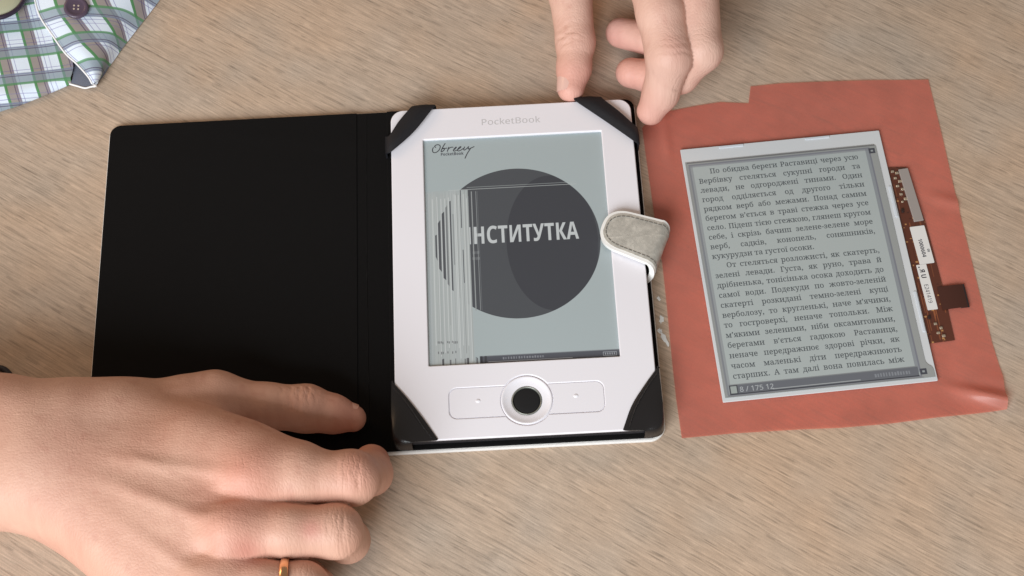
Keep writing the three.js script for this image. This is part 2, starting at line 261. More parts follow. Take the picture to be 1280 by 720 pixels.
// ---------------------------------------------------------------- reader in the case
function inkTexture() {
  const W = 1024, H = 1402, x0 = -45.4, z0 = -62.9, sx = W / 91, sz = H / 124.2;
  return canvasTex(W, H, (c) => {
    const X = (x) => (x - x0) * sx, Z = (z) => (z - z0) * sz, rect = (a, b, e, f, col) => { c.fillStyle = col; c.fillRect(X(a), Z(b), (e - a) * sx, (f - b) * sz); };
    c.fillStyle = 'rgb(164,175,178)'; c.fillRect(0, 0, W, H);
    // round title picture, darker lens inside it
    c.save(); c.beginPath(); c.ellipse(X(-0.1), Z(-2.8), 40.7 * sx, 41.1 * sz, 0, 0, 7); c.clip();
    c.fillStyle = 'rgb(78,81,86)'; c.fillRect(0, 0, W, H);
    c.fillStyle = 'rgb(66,68,74)'; c.beginPath(); c.ellipse(X(17), Z(-2), 22.5 * sx, 37 * sz, 0, 0, 7); c.fill();
    c.restore();
    c.fillStyle = 'rgb(78,81,86)';
    for (const [x, s] of [[-40.6, -1], [40.4, 1]]) { c.beginPath(); c.moveTo(X(x), Z(-5)); c.lineTo(X(x + s * 1.1), Z(-3)); c.lineTo(X(x), Z(-1)); c.fill(); }
    c.fillStyle = 'rgb(190,196,199)'; c.textAlign = 'left'; c.textBaseline = 'alphabetic';
    c.font = `bold ${13.2 * sz}px sans-serif`;
    { const full = c.measureText('ИНСТИТУТКА').width, want = 59.5 * sx; c.save(); c.translate(X(30.2) - want, Z(-2.7)); c.scale(want / full, 1); c.fillText('ИНСТИТУТКА', 0, 0); c.restore(); }
    c.font = `${4 * sz}px sans-serif`; c.globalAlpha = 0.35; for (const [x, z, w] of [[-22.2, 1.2, 3.4], [-22.4, 4.4, 3.8]]) for (let i = 0; i < 5; i++) rect(x + w * i / 5, z, x + w * (i + 0.5) / 5, z + 1.5, 'rgb(190,196,199)'); c.globalAlpha = 1;
    // dead stripes at the left
    const top = -33.2, circ = (x) => { const t = 1 - ((x + 0.1) / 40.7) ** 2; return t > 0 ? [-2.8 - 41.1 * Math.sqrt(t), -2.8 + 41.1 * Math.sqrt(t)] : null; };
    rect(-45.4, top, -23.6, 62, 'rgb(165,174,176)');
    for (let i = 0; i < 110; i++) { const x = -45 + 21.6 * i / 110, v = 168 + 24 * (rnd() - 0.4); c.globalAlpha = 0.55; rect(x, top + 6 * rnd() * rnd(), x + 0.12 + 0.28 * rnd(), 62, `rgb(${v},${v + 6},${v + 7})`); }
    c.globalAlpha = 1;
    const bar = (a, b, col, z0b = -99, z1b = 99) => { const r = circ((a + b) / 2); if (!r) return; const p = Math.max(r[0], top, z0b), s = Math.min(r[1], z1b); if (s > p) { c.fillStyle = col; c.beginPath(); const ra = circ(a) ?? r, rb = circ(b) ?? r; c.moveTo(X(a), Z(Math.max(ra[0], p))); c.lineTo(X(b), Z(Math.max(rb[0], p) === p ? p : rb[0])); c.lineTo(X(b), Z(Math.min(rb[1], s))); c.lineTo(X(a), Z(Math.min(ra[1], s))); c.fill(); } };
    const D = 'rgb(84,87,92)', G = 'rgb(122,127,130)';
    bar(-40.4, -39.6, D, -9, 7); bar(-38.9, -37.6, D); bar(-36.9, -35.6, D); bar(-35.1, -34.0, G); bar(-34.4, -34.1, D); bar(-32.9, -32.2, D); bar(-31.4, -31.1, G, -20, 8);
    bar(-27.4, -27.0, D, -99, -12); bar(-27.1, -26.7, D, 0, 18); bar(-29.3, -29.1, 'rgb(146,150,151)'); bar(-25.2, -25.0, 'rgb(146,150,151)');
    rect(-27.15, 18, -26.95, 55, 'rgb(128,132,134)'); rect(-34.3, -28, -34.1, 40, 'rgb(150,154,155)'); for (const x of [-41.5, -39.2, -37.2, -35.3, -33.5, -30.6, -29.9, -28.4, -26.0, -24.4]) rect(x, top + 2 + 3 * rnd(), x + 0.3, 46 + 15 * rnd(), 'rgba(202,208,209,0.8)');
    // ragged light lines at the border of the sound part
    rect(-22.0, top + 1, -21.5, 33, 'rgb(150,155,157)'); rect(-19.7, top + 1, -19.4, 33, 'rgb(140,145,148)'); rect(-18.9, top + 1, -18.75, 33, 'rgb(120,124,128)');
    rect(-33.3, top - 0.35, 30.8, top - 0.05, 'rgba(182,189,190,0.85)'); rect(-24, top - 1.5, 30.6, top - 1.2, 'rgba(170,177,179,0.65)');
    // status bar and torn print at the foot
    rect(-20.9, 57.0, 45.6, 62, 'rgb(84,86,94)'); rect(-20.9, 56.7, 45.6, 57.1, 'rgb(120,124,130)'); rect(-17, 59.7, 23, 60.1, 'rgb(150,153,160)');
    for (let i = 0; i < 16; i++) rect(-10 + i * 1.25, 57.7 + 0.3 * rnd(), -10 + i * 1.25 + 0.4 + 0.4 * rnd(), 59, 'rgba(165,170,176,0.6)');
    c.strokeStyle = 'rgb(160,165,172)'; c.lineWidth = 3; c.strokeRect(X(37.6), Z(57.9), 6.2 * sx, 1.9 * sz); for (let i = 0; i < 5; i++) rect(38.4 + i * 1.05, 58.3, 38.9 + i * 1.05, 59.4, 'rgb(160,165,172)');
    for (let i = 0; i < 26; i++) { const x = -41 + i * 0.72 * (0.7 + 0.6 * rnd()); if (rnd() < 0.55) rect(x, 56.9 + rnd(), x + 0.25 + 0.5 * rnd(), 61, `rgba(80,80,84,${0.4 + 0.5 * rnd()})`); }
    for (const z of [48, 53.3]) for (let i = 0; i < 13; i++) if (rnd() < 0.7 && !(i > 3 && i < 6)) rect(-40.6 + i * 0.75, z + 0.5 * rnd(), -40.6 + i * 0.75 + 0.42, z + 1.1 + 0.6 * rnd(), 'rgba(88,90,94,0.75)');
    rect(-20.6, 56.9, -19.6, 62, 'rgb(60,61,66)'); rect(-18.6, 56.9, -17.6, 62, 'rgb(66,67,72)');
    // handwritten logo with small lettering under it
    const px = (u) => X(-42.95 + u / 18 * 0.407), pz = (u, v) => Z(-56 + (170 + v / 18 - 190 + (u / 18 - 5) * 0.047) * 0.446);
    c.strokeStyle = 'rgb(58,60,66)'; c.lineWidth = 5.2; c.lineCap = c.lineJoin = 'round';
    const ink = (pts) => { c.beginPath(); pts.forEach(([u, v], i) => { if (!i) c.moveTo(px(u), pz(u, v)); else { const [a, b] = pts[i - 1]; c.quadraticCurveTo(px(a), pz(a, b), px((a + u) / 2), pz((a + u) / 2, (b + v) / 2)); } }); const e = pts[pts.length - 1]; c.lineTo(px(e[0]), pz(...e)); c.stroke(); };
    ink([[180, 250], [150, 230], [195, 190], [250, 185], [290, 215], [275, 290], [230, 345], [170, 380], [115, 370], [105, 300], [130, 255]]);
    ink([[395, 160], [350, 230], [300, 330], [300, 355], [340, 345], [385, 295], [365, 265], [330, 290], [385, 275], [430, 270]]);
    ink([[475, 250], [440, 345]]); ink([[450, 310], [490, 265], [540, 245], [570, 250]]);
    ink([[575, 320], [650, 260], [640, 240], [590, 290], [570, 335], [600, 345], [650, 320]]); ink([[655, 320], [755, 250], [740, 230], [690, 270], [660, 325], [690, 345], [745, 320], [800, 280]]);
    ink([[830, 245], [800, 310], [825, 325], [880, 280], [920, 240]]); ink([[915, 240], [905, 300], [935, 290], [1040, 240]]); ink([[970, 270], [880, 400], [830, 510]]);
    c.fillStyle = 'rgb(70,73,80)'; c.font = `bold ${2.3 * sz}px sans-serif`;
    { const w = c.measureText('PocketBook').width, want = px(800) - px(285); c.save(); c.translate(px(285), pz(285, 452)); c.scale(want / w, 1); c.fillText('PocketBook', 0, 0); c.restore(); }
  });
}
{
  const t = thing('reader', 'white electronic book reader with striped broken screen lying in the open case', 'e-reader', [3.95, 0, 0]);
  obj('back_body', plate(rrect(-61, -80, 61, 97.6, 6), 3.4, 9.4, 1.8, 5, 16), M.darkPlastic, t);
  const s = rrect(-61.3, -80.6, 61.3, 98.0, [6.5, 6.5, 7, 7]);
  s.holes.push(rrect(-45.1, -62.6, 45.3, 61.0, 0.5));
  const cx = 0.2, cz = 80.5, R = 12.35, a0 = Math.asin(7.45 / R), bx = Math.sqrt(R * R - 7.45 * 7.45), zt = cz - 7.45, zb = cz + 7.45, r = 3.6;
  const keyHole = (g) => {                                       // outline of the two keys joined by the ring, grown by g
    const h = new THREE.Path(), RR = R + g, hh = 7.45 + g, aa = Math.asin(hh / RR), xl = -35.9 - g, xr = 36.3 + g, rr = r + g;
    h.moveTo(cx - Math.cos(aa) * RR, -cz - hh); h.absarc(cx, -cz, RR, Math.PI + aa, 2 * Math.PI - aa, false);
    h.lineTo(xr - rr, -cz - hh); h.absarc(xr - rr, -cz - hh + rr, rr, -Math.PI / 2, 0, false); h.absarc(xr - rr, -cz + hh - rr, rr, 0, Math.PI / 2, false);
    h.lineTo(cx + Math.cos(aa) * RR, -cz + hh); h.absarc(cx, -cz, RR, aa, Math.PI - aa, false);
    h.lineTo(xl + rr, -cz + hh); h.absarc(xl + rr, -cz + hh - rr, rr, Math.PI / 2, Math.PI, false); h.absarc(xl + rr, -cz - hh + rr, rr, Math.PI, Math.PI * 1.5, false);
    return h;
  };
  s.holes.push(keyHole(0.12));
  { const kb = new THREE.Shape(keyHole(0.5).getPoints(24)), ho = new THREE.Path(); ho.absarc(cx, -cz, R - 1.2, 0, Math.PI * 2, false); kb.holes.push(ho); obj('key_bed', plate(kb, 9.2, 10.55, 0.05, 1), M.white, t); }
  const bezelG = plate(s, 9.4, 11.2, 0.55, 4, 24);
  obj('bezel', bezelG, M.white, t);
  const key = (sd) => {                                          // one page key, cut by the ring
    const k = new THREE.Shape(), RR = R + 0.12, hh = 7.32, aa = Math.asin(hh / RR), xe = (sd > 0 ? 36.15 : 35.75), rr = r;
    k.absarc(sd * cx, 0, RR, aa, -aa, true); k.lineTo(xe - rr, -hh); k.absarc(xe - rr, -hh + rr, rr, -Math.PI / 2, 0, false); k.absarc(xe - rr, hh - rr, rr, 0, Math.PI / 2, false); const kp = k.extractPoints(20).shape.filter((p, i, all) => p.distanceTo(all[(i + 1) % all.length]) > 0.02);
    const g = plate(new THREE.Shape(kp), 9.4, 11.02, 0, 1, 20); if (sd < 0) g.rotateY(Math.PI); g.translate(0, 0, cz); return g;
  };
  const prof = (pts) => new THREE.LatheGeometry(pts.map(([x, y]) => new THREE.Vector2(x, y)), 72);
  for (const [sd, dx] of [[-1, -22.5], [1, 23.2]]) {
    const k = obj('page_key', key(sd), M.white, t);
    const bump = prof([[1.3, 10.95], [1.1, 11.12], [0.75, 11.28], [0.35, 11.36], [0, 11.38]]); bump.scale(1, 1, 0.75); bump.translate(dx, 0, 79.7); obj('key_mark', bump, M.white, k);
  }
  const ring = prof([[7.1, 9.0], [7.15, 9.85], [7.35, 10.0], [8.4, 10.15], [9.8, 10.5], [10.9, 10.98], [11.5, 11.2], [11.9, 11.1], [12.1, 10.7], [12.1, 9.4]]); ring.translate(cx, 0, cz);
  const jr = obj('joystick_ring', ring, M.white, t);
  const inner = prof([[6.35, 9.2], [6.45, 10.15], [6.75, 10.35], [7.05, 10.2], [7.1, 9.2]]); inner.translate(cx, 0, cz); obj('metal_rim', inner, std(lin(150, 152, 145), 0.32, { metalness: 0.6 }), jr, 'thin grey green rim round the centre button');
  const btn = prof([[0, 10.0], [3, 9.98], [5.4, 9.86], [6.2, 9.6], [6.35, 9.3], [6.35, 9.0]]); btn.translate(cx, 0, cz); obj('centre_button', btn, std(new THREE.Color(0.012, 0.012, 0.013), 0.5, { specularIntensity: 0.5 }), jr, 'round black centre button');
  const g = printUV(plate(rrect(-45.4, -62.9, 45.6, 61.3, 0), 9.0, 9.75, 0.02), -45.4, -62.9, 45.6, 61.3);
  obj('screen', g, std(new THREE.Color(1, 1, 1), 0.42, { map: inkTexture(), specularIntensity: 0.7 }), t, 'grey screen with a dark disc and broken vertical stripes');
  const font = await new FontLoader().loadAsync('fonts/droid/droid_sans_regular.typeface.json');
  const tg = new TextGeometry('PocketBook', { font, size: 3.5, depth: 0.08, curveSegments: 5, bevelEnabled: false }); tg.computeBoundingBox();
  const bb = tg.boundingBox; tg.translate(-bb.min.x, 0, 0); tg.scale(29.8 / (bb.max.x - bb.min.x), 1, 1); tg.rotateX(-Math.PI / 2); tg.translate(-15, 11.18, -69.3);
  obj('lettering', tg, std(lin(196, 194, 196), 0.4), t, 'pale grey lettering above the screen');
}

// ---------------------------------------------------------------- orange film and the spare display on it
{
  const T = [[71.2, -69], [77, -75.2], [86, -78.3], [100, -80.6], [113, -82.2], [127.4, -80.6], [129.6, -90.8], [145, -91.6], [165, -91.3], [195, -90.6], [222, -89.3]];
  const Bm = [[75.6, 99.6], [100, 98.6], [131, 98.4], [150, 98.6], [172, 97.9], [195, 96.0], [215, 95], [228.6, 94]];
  const Lf = [[71.2, -69], [71.6, -55], [73, -20], [74.6, 9], [74.7, 30.5], [74.6, 60], [74.8, 80.4], [75.6, 99.6]];
  const Rt = [[222, -89.3], [223.6, -50], [224.8, -9.1], [225.9, 15], [226.8, 35], [228, 60], [229.8, 77], [228.6, 94]];
  const poly = (p, t) => { const k = clamp(t) * (p.length - 1), i = Math.min(Math.floor(k), p.length - 2), f = k - i; return [mix(p[i][0], p[i + 1][0], f), mix(p[i][1], p[i + 1][1], f)]; };
  const NU = 120, NV = 140, grid = [];
  for (let j = 0; j <= NV; j++) {
    const v = j / NV, row = [];
    for (let i = 0; i <= NU; i++) {
      const u = i / NU, t = poly(T, u), b = poly(Bm, u), l = poly(Lf, v), r = poly(Rt, v);
      const at = (k) => (1 - v) * t[k] + v * b[k] + (1 - u) * l[k] + u * r[k] - ((1 - u) * (1 - v) * T[0][k] + u * (1 - v) * Rt[0][k] + (1 - u) * v * Bm[0][k] + u * v * Rt[Rt.length - 1][k]);
      const x = at(0), z = at(1);
      const loose = 0.38 * sstep(0, 14, Math.max(88 - x, x - 203, -66 - z, z - 86));            // flat under the display
      let y = 0.35 + loose * (1.0 * vnoise(x / 26, z / 30) + 0.5 * vnoise(x / 9 + 4, z / 11) * 0.7);
      const dl = (x - 196) * 0.30 - (z - 79.5) * 0.95, al = (x - 196) / 34;                 // fold running to the near right corner
      y += sstep(0, 0.9, al) * 4.0 * Math.exp(-dl * dl / 12) + sstep(0.4, 1.1, al) * 1.2 * Math.exp(-((dl - 8) ** 2) / 30);
      y += 0.0 + 0.8 * Math.exp(-((x - 84 - z * 0.02) ** 2) / 7) * sstep(-40, -60, z);
      y += 1.2 * Math.exp(-((z + 22 - (x - 205) * 0.3) ** 2) / 10) * sstep(205, 222, x);
      row.push(V(x, y, z));
    }
    grid.push(row);
  }
  const tone = dataTex(512, 512, (x, y) => { const k = 1 + 0.04 * (vnoise(x / 60, y / 60) - 0.5) + 0.03 * (vnoise(x / 14 + 8, y / 14) - 0.5) + 0.03 * (hash2(x, y) - 0.5); return [clamp(240 * k, 0, 255), clamp(160 * k, 0, 255), clamp(142 * k, 0, 255)]; }, true, THREE.MirroredRepeatWrapping);
  const m = obj('plastic_film', sheet(grid, 0, { flip: true, uv: (p) => [p.x / 200, p.z / 200] }), std(new THREE.Color(1, 1, 1), 0.28, { map: tone, transmission: 0.64, thickness: 0, side: THREE.DoubleSide, specularIntensity: 0.7 }));
  tag(m, 'orange red translucent plastic film lying under the spare display', 'film');
}
function pageTexture() {
  const W = 1024, H = 1347, x0 = -50, z0 = -60.8, sx = W / 97.3, sz = H / 128.1;
  const lines = ['>По обидва береги Раставиці через усю', 'Вербівку стеляться сукупні городи та', 'левади, не одгороджені тинами. Один', 'город одділяється од другого тільки', 'рядком верб або межами. Понад самим', 'берегом в’ється в траві стежка через усе', 'село. Підеш тією стежкою, глянеш кругом', 'себе, і скрізь бачиш зелене-зелене море', 'верб, садків, конопель, соняшників,', '<кукурудзи та густої осоки.', '>От стеляться розложисті, як скатерть,', 'зелені левади. Густа, як руно, трава й', 'дрібненька, тонісінька осока доходить до', 'самої води. Подекуди по жовто-зеленій', 'скатерті розкидані темно-зелені кущі', 'верболозу, то кругленькі, наче м’ячики,', 'то гостроверхі, неначе топольки. Між', 'м’якими зеленими, ніби оксамитовими,', 'берегами в’ється гадюкою Раставиця,', 'неначе передражнює здорові річки, як', 'часом маленькі діти передражнюють', 'старших. А там далі вона повилась між'];
  return canvasTex(W, H, (c) => {
    const X = (x) => (x - x0) * sx, Z = (z) => (z - z0) * sz, rect = (a, b, e, f, col) => { c.fillStyle = col; c.fillRect(X(a), Z(b), (e - a) * sx, (f - b) * sz); };
    c.fillStyle = 'rgb(150,153,152)'; c.fillRect(0, 0, W, H);
    rect(-48.5, -59.3, 44.2, 66.6, 'rgb(124,126,134)'); rect(-47.8, -58.4, 43.4, 65.9, 'rgb(168,176,176)');
    rect(-48.9, -58.4, -46.6, 65.9, 'rgba(128,131,136,0.55)'); rect(41.8, -58.4, 43.9, 64, 'rgba(118,121,130,0.6)'); rect(-48, -58.8, 43.6, -57.6, 'rgba(128,130,136,0.6)');
    rect(-49.6, -60.6, 47, -59.9, 'rgb(112,112,114)'); rect(-49.6, -60.6, -49.2, 67, 'rgb(140,142,142)'); rect(-49, 66.7, 45, 67, 'rgb(118,120,124)');
    c.fillStyle = 'rgb(66,71,76)'; c.textBaseline = 'alphabetic';
    let fs = 5 * sz; c.font = `${fs}px serif`; const widest = Math.max(...lines.map((l) => c.measureText(l.replace(/[<>]/, '')).width + (l[0] === '>' ? 6.4 * sx : 0)));
    fs *= 82.2 * sx / widest * 0.985; c.font = `${fs}px serif`; c.strokeStyle = 'rgba(66,71,76,0.6)'; c.lineWidth = 0.8;
    lines.forEach((l, i) => {
      const y = Z(-53.2 + i * 5.305), words = l.replace(/[<>]/, '').split(' '), left = X(-44.7 + (l[0] === '>' ? 6.3 : 0)), right = X(37.5), total = words.reduce((s, w) => s + c.measureText(w).width, 0);
      const gap = l[0] === '<' ? fs * 0.27 : (right - left - total) / (words.length - 1); let x = left;
      for (const w of words) { c.fillText(w, x, y); c.strokeText(w, x, y); x += c.measureText(w).width + gap; }
    });
    rect(-47.4, 61.2, 43, 66, 'rgb(104,107,114)'); rect(-47.4, 60.9, 43, 61.4, 'rgb(128,131,134)'); rect(-47.4, 65.7, 43, 66.2, 'rgb(62,64,70)'); rect(-27, 64.9, 15, 65.3, 'rgb(164,168,170)');
    rect(-46.8, 61.8, -43.8, 65.6, 'rgb(156,164,162)'); c.strokeStyle = 'rgb(70,72,78)'; c.lineWidth = 5; c.strokeRect(X(-47), Z(61.6), 3.4 * sx, 4.1 * sz);
    c.fillStyle = 'rgb(176,181,184)'; c.font = `${3.7 * sz}px sans-serif`; c.fillText('8 / 175', X(-42.6), Z(65)); c.fillText('12', X(-30.2), Z(65));
    for (let i = 0; i < 13; i++) rect(22 + i * 1.35, 62.6 + 0.4 * rnd(), 22 + i * 1.35 + 0.5 + 0.4 * rnd(), 64.6, 'rgba(150,155,162,0.6)');
    for (const [x, z] of [[45.1, -57.2], [45.3, 64.0]]) { rect(x - 1.6, z - 1.5, x + 1.6, z + 1.5, 'rgb(72,74,82)'); rect(x - 0.6, z - 0.5, x + 0.6, z + 0.5, 'rgb(150,156,158)'); }
  });
}
{
  const t = thing('display_panel', 'spare bare display showing a page of text on orange film', 'display', [144.1, 0.5, 11.6], 0.052);
  const glass = std(lin(206, 209, 212), 0.25, { clearcoat: 0.4, clearcoatRoughness: 0.15 });
  obj('backing_glass', plate(rrect(-51.3, -68.8, 51.2, 69.2, 0.5), 0.5, 1.3, 0.2, 2), glass, t, 'white backing glass with a wide margin');
  // laminate with the widened corner at the near right
  const s = new THREE.Shape(); s.moveTo(-50, 60.8); s.lineTo(46.2, 60.8); s.quadraticCurveTo(47.6, 60.6, 47.6, 59); s.lineTo(47.2, -58); s.quadraticCurveTo(47.3, -60.2, 48.9, -61.2); s.quadraticCurveTo(50.2, -62, 50.3, -64); s.lineTo(50.3, -67.3); s.lineTo(-50, -67.3); s.closePath();
  obj('screen', printUV(plate(s, 1.3, 1.62, 0.06, 2), -50, -60.8, 47.3, 67.3), std(new THREE.Color(1, 1, 1), 0.4, { map: pageTexture(), specularIntensity: 0.7 }), t, 'grey screen full of dark text lines');
  const pads = std(lin(206, 212, 220), 0.3);
  for (const [x0, z0, x1, z1] of [[-31.5, -68.4, -19, -67.2], [12.8, -68.4, 25.4, -67.2], [49.2, -36, 50.5, -18.5], [49.4, 22.5, 50.7, 44]]) obj('edge_pad', plate(rrect(x0, z0, x1, z1, 0.4), 1.3, 1.75, 0.12, 2), pads, t);
  // ribbon board with what sits on it
  const b = new THREE.Shape(); for (const [x, z] of [[50.4, -47.5], [60.6, -46.6], [63.6, -14], [64.4, 20], [63.9, 49.4], [51.6, 49.8]]) b.currentPoint.lengthSq() || b.curves.length ? b.lineTo(x, -z) : b.moveTo(x, -z); b.closePath();
  const trace = canvasTex(128, 1024, (c, w, h) => { c.fillStyle = 'rgb(88,44,30)'; c.fillRect(0, 0, w, h); for (let i = 0; i < 34; i++) { c.fillStyle = i % 3 ? 'rgba(164,98,58,0.55)' : 'rgba(70,32,24,0.6)'; const x = w * rnd(); c.fillRect(x, h * rnd() * 0.8, 2 + 3 * rnd(), h * (0.08 + 0.3 * rnd())); } for (let i = 0; i < 60; i++) { c.fillStyle = i % 2 ? 'rgba(196,150,92,0.8)' : 'rgba(60,28,22,0.7)'; c.fillRect(w * rnd(), h * rnd(), 4 + 8 * rnd(), 4 + 6 * rnd()); } });
  const bg = printUV(plate(b, 0.15, 0.45, 0.05, 1), 50.4, -47.5, 64.4, 49.8);
  const board = obj('ribbon_board', bg, std(new THREE.Color(1, 1, 1), 0.34, { map: trace, clearcoat: 0.5, clearcoatRoughness: 0.2 }), t, 'brown flexible circuit strip beside the display');
  const chip = new RoundedBoxGeometry(4.9, 1.1, 30, 2, 0.25); chip.rotateY(0.055); chip.translate(59.5, 1.0, -30.3); obj('driver_chip', chip, std(lin(168, 160, 156), 0.3, { metalness: 0.25 }), board, 'long silver grey driver chip');
  const label = (w, h, draw) => canvasTex(w, h, (c) => { c.fillStyle = 'rgb(222,220,218)'; c.fillRect(0, 0, w, h); c.fillStyle = 'rgb(48,48,60)'; c.textBaseline = 'middle'; c.textAlign = 'center'; draw(c, w, h); });
  const t1 = label(128, 360, (c, w, h) => { c.translate(w / 2 + 6, h / 2 + 30); c.rotate(Math.PI / 2); c.font = 'bold 46px sans-serif'; c.fillText('1000604', 0, 12); c.font = 'bold 28px sans-serif'; c.fillText('08', 30, -34); });
  const t2 = label(84, 420, (c, w, h) => { c.translate(w / 2, h / 2); c.rotate(Math.PI / 2); c.font = 'bold 58px sans-serif'; c.save(); c.translate(-128, 4); c.scale(-1, 1); c.fillText('R', 22, 0); c.restore(); c.fillText('U', -100, 4); c.fillRect(-192, 18, 12, 12); c.font = '46px sans-serif'; c.fillText('E241419', 62, 4); });
  const s1 = plate(rrect(-3.7, -10.4, 3.7, 10.4, 0.5), 0.5, 0.72, 0.05, 1); printUV(s1, -3.7, -10.4, 3.7, 10.4); s1.rotateY(0.03); s1.translate(59.2, 0, -2.4); obj('sticker', s1, std(new THREE.Color(1, 1, 1), 0.5, { map: t1 }), board, 'wider white sticker with printed number');
  const s2 = plate(rrect(-2.5, -12.2, 2.5, 12.2, 0.3), 0.5, 0.7, 0.05, 1); printUV(s2, -2.5, -12.2, 2.5, 12.2); s2.rotateY(0.02); s2.translate(56.7, 0, 20.4); obj('sticker', s2, std(new THREE.Color(1, 1, 1), 0.5, { map: t2 }), board, 'narrow white sticker with bold mark and number');
  const tail = []; for (let i = 0; i <= 16; i++) { const x = 61.5 + i * 0.82; tail.push(Array.from({ length: 5 }, (_, j) => V(x, 0.75 + 1.0 * Math.sin(i / 16 * 2.6), 21.2 + j * 3.05))); }
  const tl = obj('connector_tail', sheet(tail, 0.25, { flip: true }), std(lin(66, 34, 26), 0.4), board, 'short brown ribbon tail with dark end');
  const end = new RoundedBoxGeometry(4.4, 0.5, 12.4, 2, 0.15); end.translate(72.4, 1.15, 27.3); obj('tail_end', end, std(lin(40, 32, 34), 0.4), tl, 'dark stiff end of the tail');
  const ct = new THREE.BoxGeometry(0.7, 0.16, 12.2); ct.translate(70.4, 1.44, 27.3); obj('contact_strip', ct, std(lin(196, 186, 180), 0.3, { metalness: 0.5 }), tl);
  const solder = std(lin(205, 190, 170), 0.25, { metalness: 0.7 }), black = std(lin(46, 30, 28), 0.4);
  for (const [x, z, w, d, k] of [[53.2, -44.5, 1.6, 1.2], [55.2, -43.4, 1.8, 1.3], [53.8, -40.6, 1.6, 1.2], [55.8, -38.6, 1.9, 1.4], [54.0, -36.0, 1.7, 1.2], [56.2, -34.0, 1.9, 1.4], [54.8, -31.2, 1.6, 1.2], [56.6, -28.4, 2.0, 1.5], [54.6, -27.0, 1.2, 1.0], [56.4, 40.2, 1.6, 1.2], [58.6, 42.6, 1.5, 1.3], [56.8, 45.0, 1.7, 1.2], [59.0, 46.8, 1.7, 1.3], [53.6, -22, 1.4, 2.2, 1], [54.2, 36.5, 1.4, 1.8, 1]]) {
    const g = new RoundedBoxGeometry(w, 0.9, d, 2, 0.3); g.translate(x, 0.85, z); obj('solder_part', g, k ? black : solder, board);
  }
}

// ---------------------------------------------------------------- person: two hands, ring, shirt
// skin relief of one hand over the rectangle x0..x1, w0..w1 (w = z + 0.6 y): fine cells, and each crease [x, w, dx, dw, depth, width]
const cellEdge = (gx, gy) => { const ix = Math.floor(gx), iy = Math.floor(gy); let a = 9, b = 9; for (let i = -1; i < 2; i++) for (let j = -1; j < 2; j++) { const cx = ix + i, cy = iy + j, dx = cx + hash2(cx + 3, cy) - gx, dy = cy + hash2(cx, cy + 3) - gy, d = dx * dx + dy * dy; if (d < a) { b = a; a = d; } else if (d < b) b = d; } return Math.sqrt(b) - Math.sqrt(a); };
function skinMat(x0, x1, w0, w1, lines) {
  const W = 1400, H = Math.round(W * (w1 - w0) / (x1 - x0)), cut = new Float32Array(W * H), mm = W / (x1 - x0);
  for (const [x, w, dx, dw, depth, wd] of lines) {
    const L = Math.hypot(dx, dw), r = Math.ceil((L / 2 + 2) * mm), cx = (x - x0) * mm, cy = (w - w0) * mm, ph = rnd() * 6;
    for (let py = Math.max(0, Math.floor(cy - r)); py < Math.min(H, cy + r); py++) for (let px = Math.max(0, Math.floor(cx - r)); px < Math.min(W, cx + r); px++) {
      const ex = (px - cx) / mm, ey = (py - cy) / mm, t = (ex * dx + ey * dw) / L, n = (-ex * dw + ey * dx) / L + 0.35 * Math.sin(t * 0.7 + ph) + 0.15 * Math.sin(t * 2.1 + ph), f = 1 - (2 * t / L) ** 2;
      if (f > 0) cut[py * W + px] = Math.max(cut[py * W + px], depth * Math.sqrt(f) * Math.exp(-(n * n) / (wd * wd)));
    }
  }
  const t = dataTex(W, H, (px, py) => {
    const y = H - 1 - py, X = x0 + px / mm, Y = w0 + y / mm, big = Math.min(cellEdge(X / 1.7, Y / 1.3), 0.5), small = Math.min(cellEdge(X / 0.8 + 50, Y / 0.7), 0.5), fold = vnoise(X / 3.2 + Y / 9, Y / 1.1) - 0.5;
    const h = 255 * clamp(0.55 + 0.26 * big + 0.16 * small + 0.12 * fold - 0.75 * cut[y * W + px]); return [h, h, h];
  }, false, THREE.ClampToEdgeWrapping);
  const m = std(new THREE.Color(1, 1, 1), 0.5, { vertexColors: true, bumpMap: t, bumpScale: 0.00042, specularIntensity: 0.6 });
  m.userData.uv = (x, y, z) => [(x - x0) / (x1 - x0), 1 - (z + 0.6 * y - w0) / (w1 - w0)];
  return m;
}
const nailMat = std(lin(214, 164, 146), 0.3);
const smin = (a, b, k) => { const h = Math.max(k - Math.abs(a - b), 0) / k; return Math.min(a, b) - h * h * k * 0.25; };
const bone = (a, b, ra, rb) => { const d = [b[0] - a[0], b[1] - a[1], b[2] - a[2]]; return { a, d, l: d[0] ** 2 + d[1] ** 2 + d[2] ** 2, ra, rb }; };
const capd = (x, y, z, { a, d, l, ra, rb }) => { const px = x - a[0], py = y - a[1], pz = z - a[2], t = clamp((px * d[0] + py * d[1] + pz * d[2]) / l), ex = px - d[0] * t, ey = py - d[1] * t, ez = pz - d[2] * t; return Math.sqrt(ex * ex + ey * ey + ez * ez) - (ra + (rb - ra) * t); };
const chain = (pts) => pts.slice(1).map((p, i) => bone(pts[i].slice(0, 3), p.slice(0, 3), pts[i][3], p[3]));
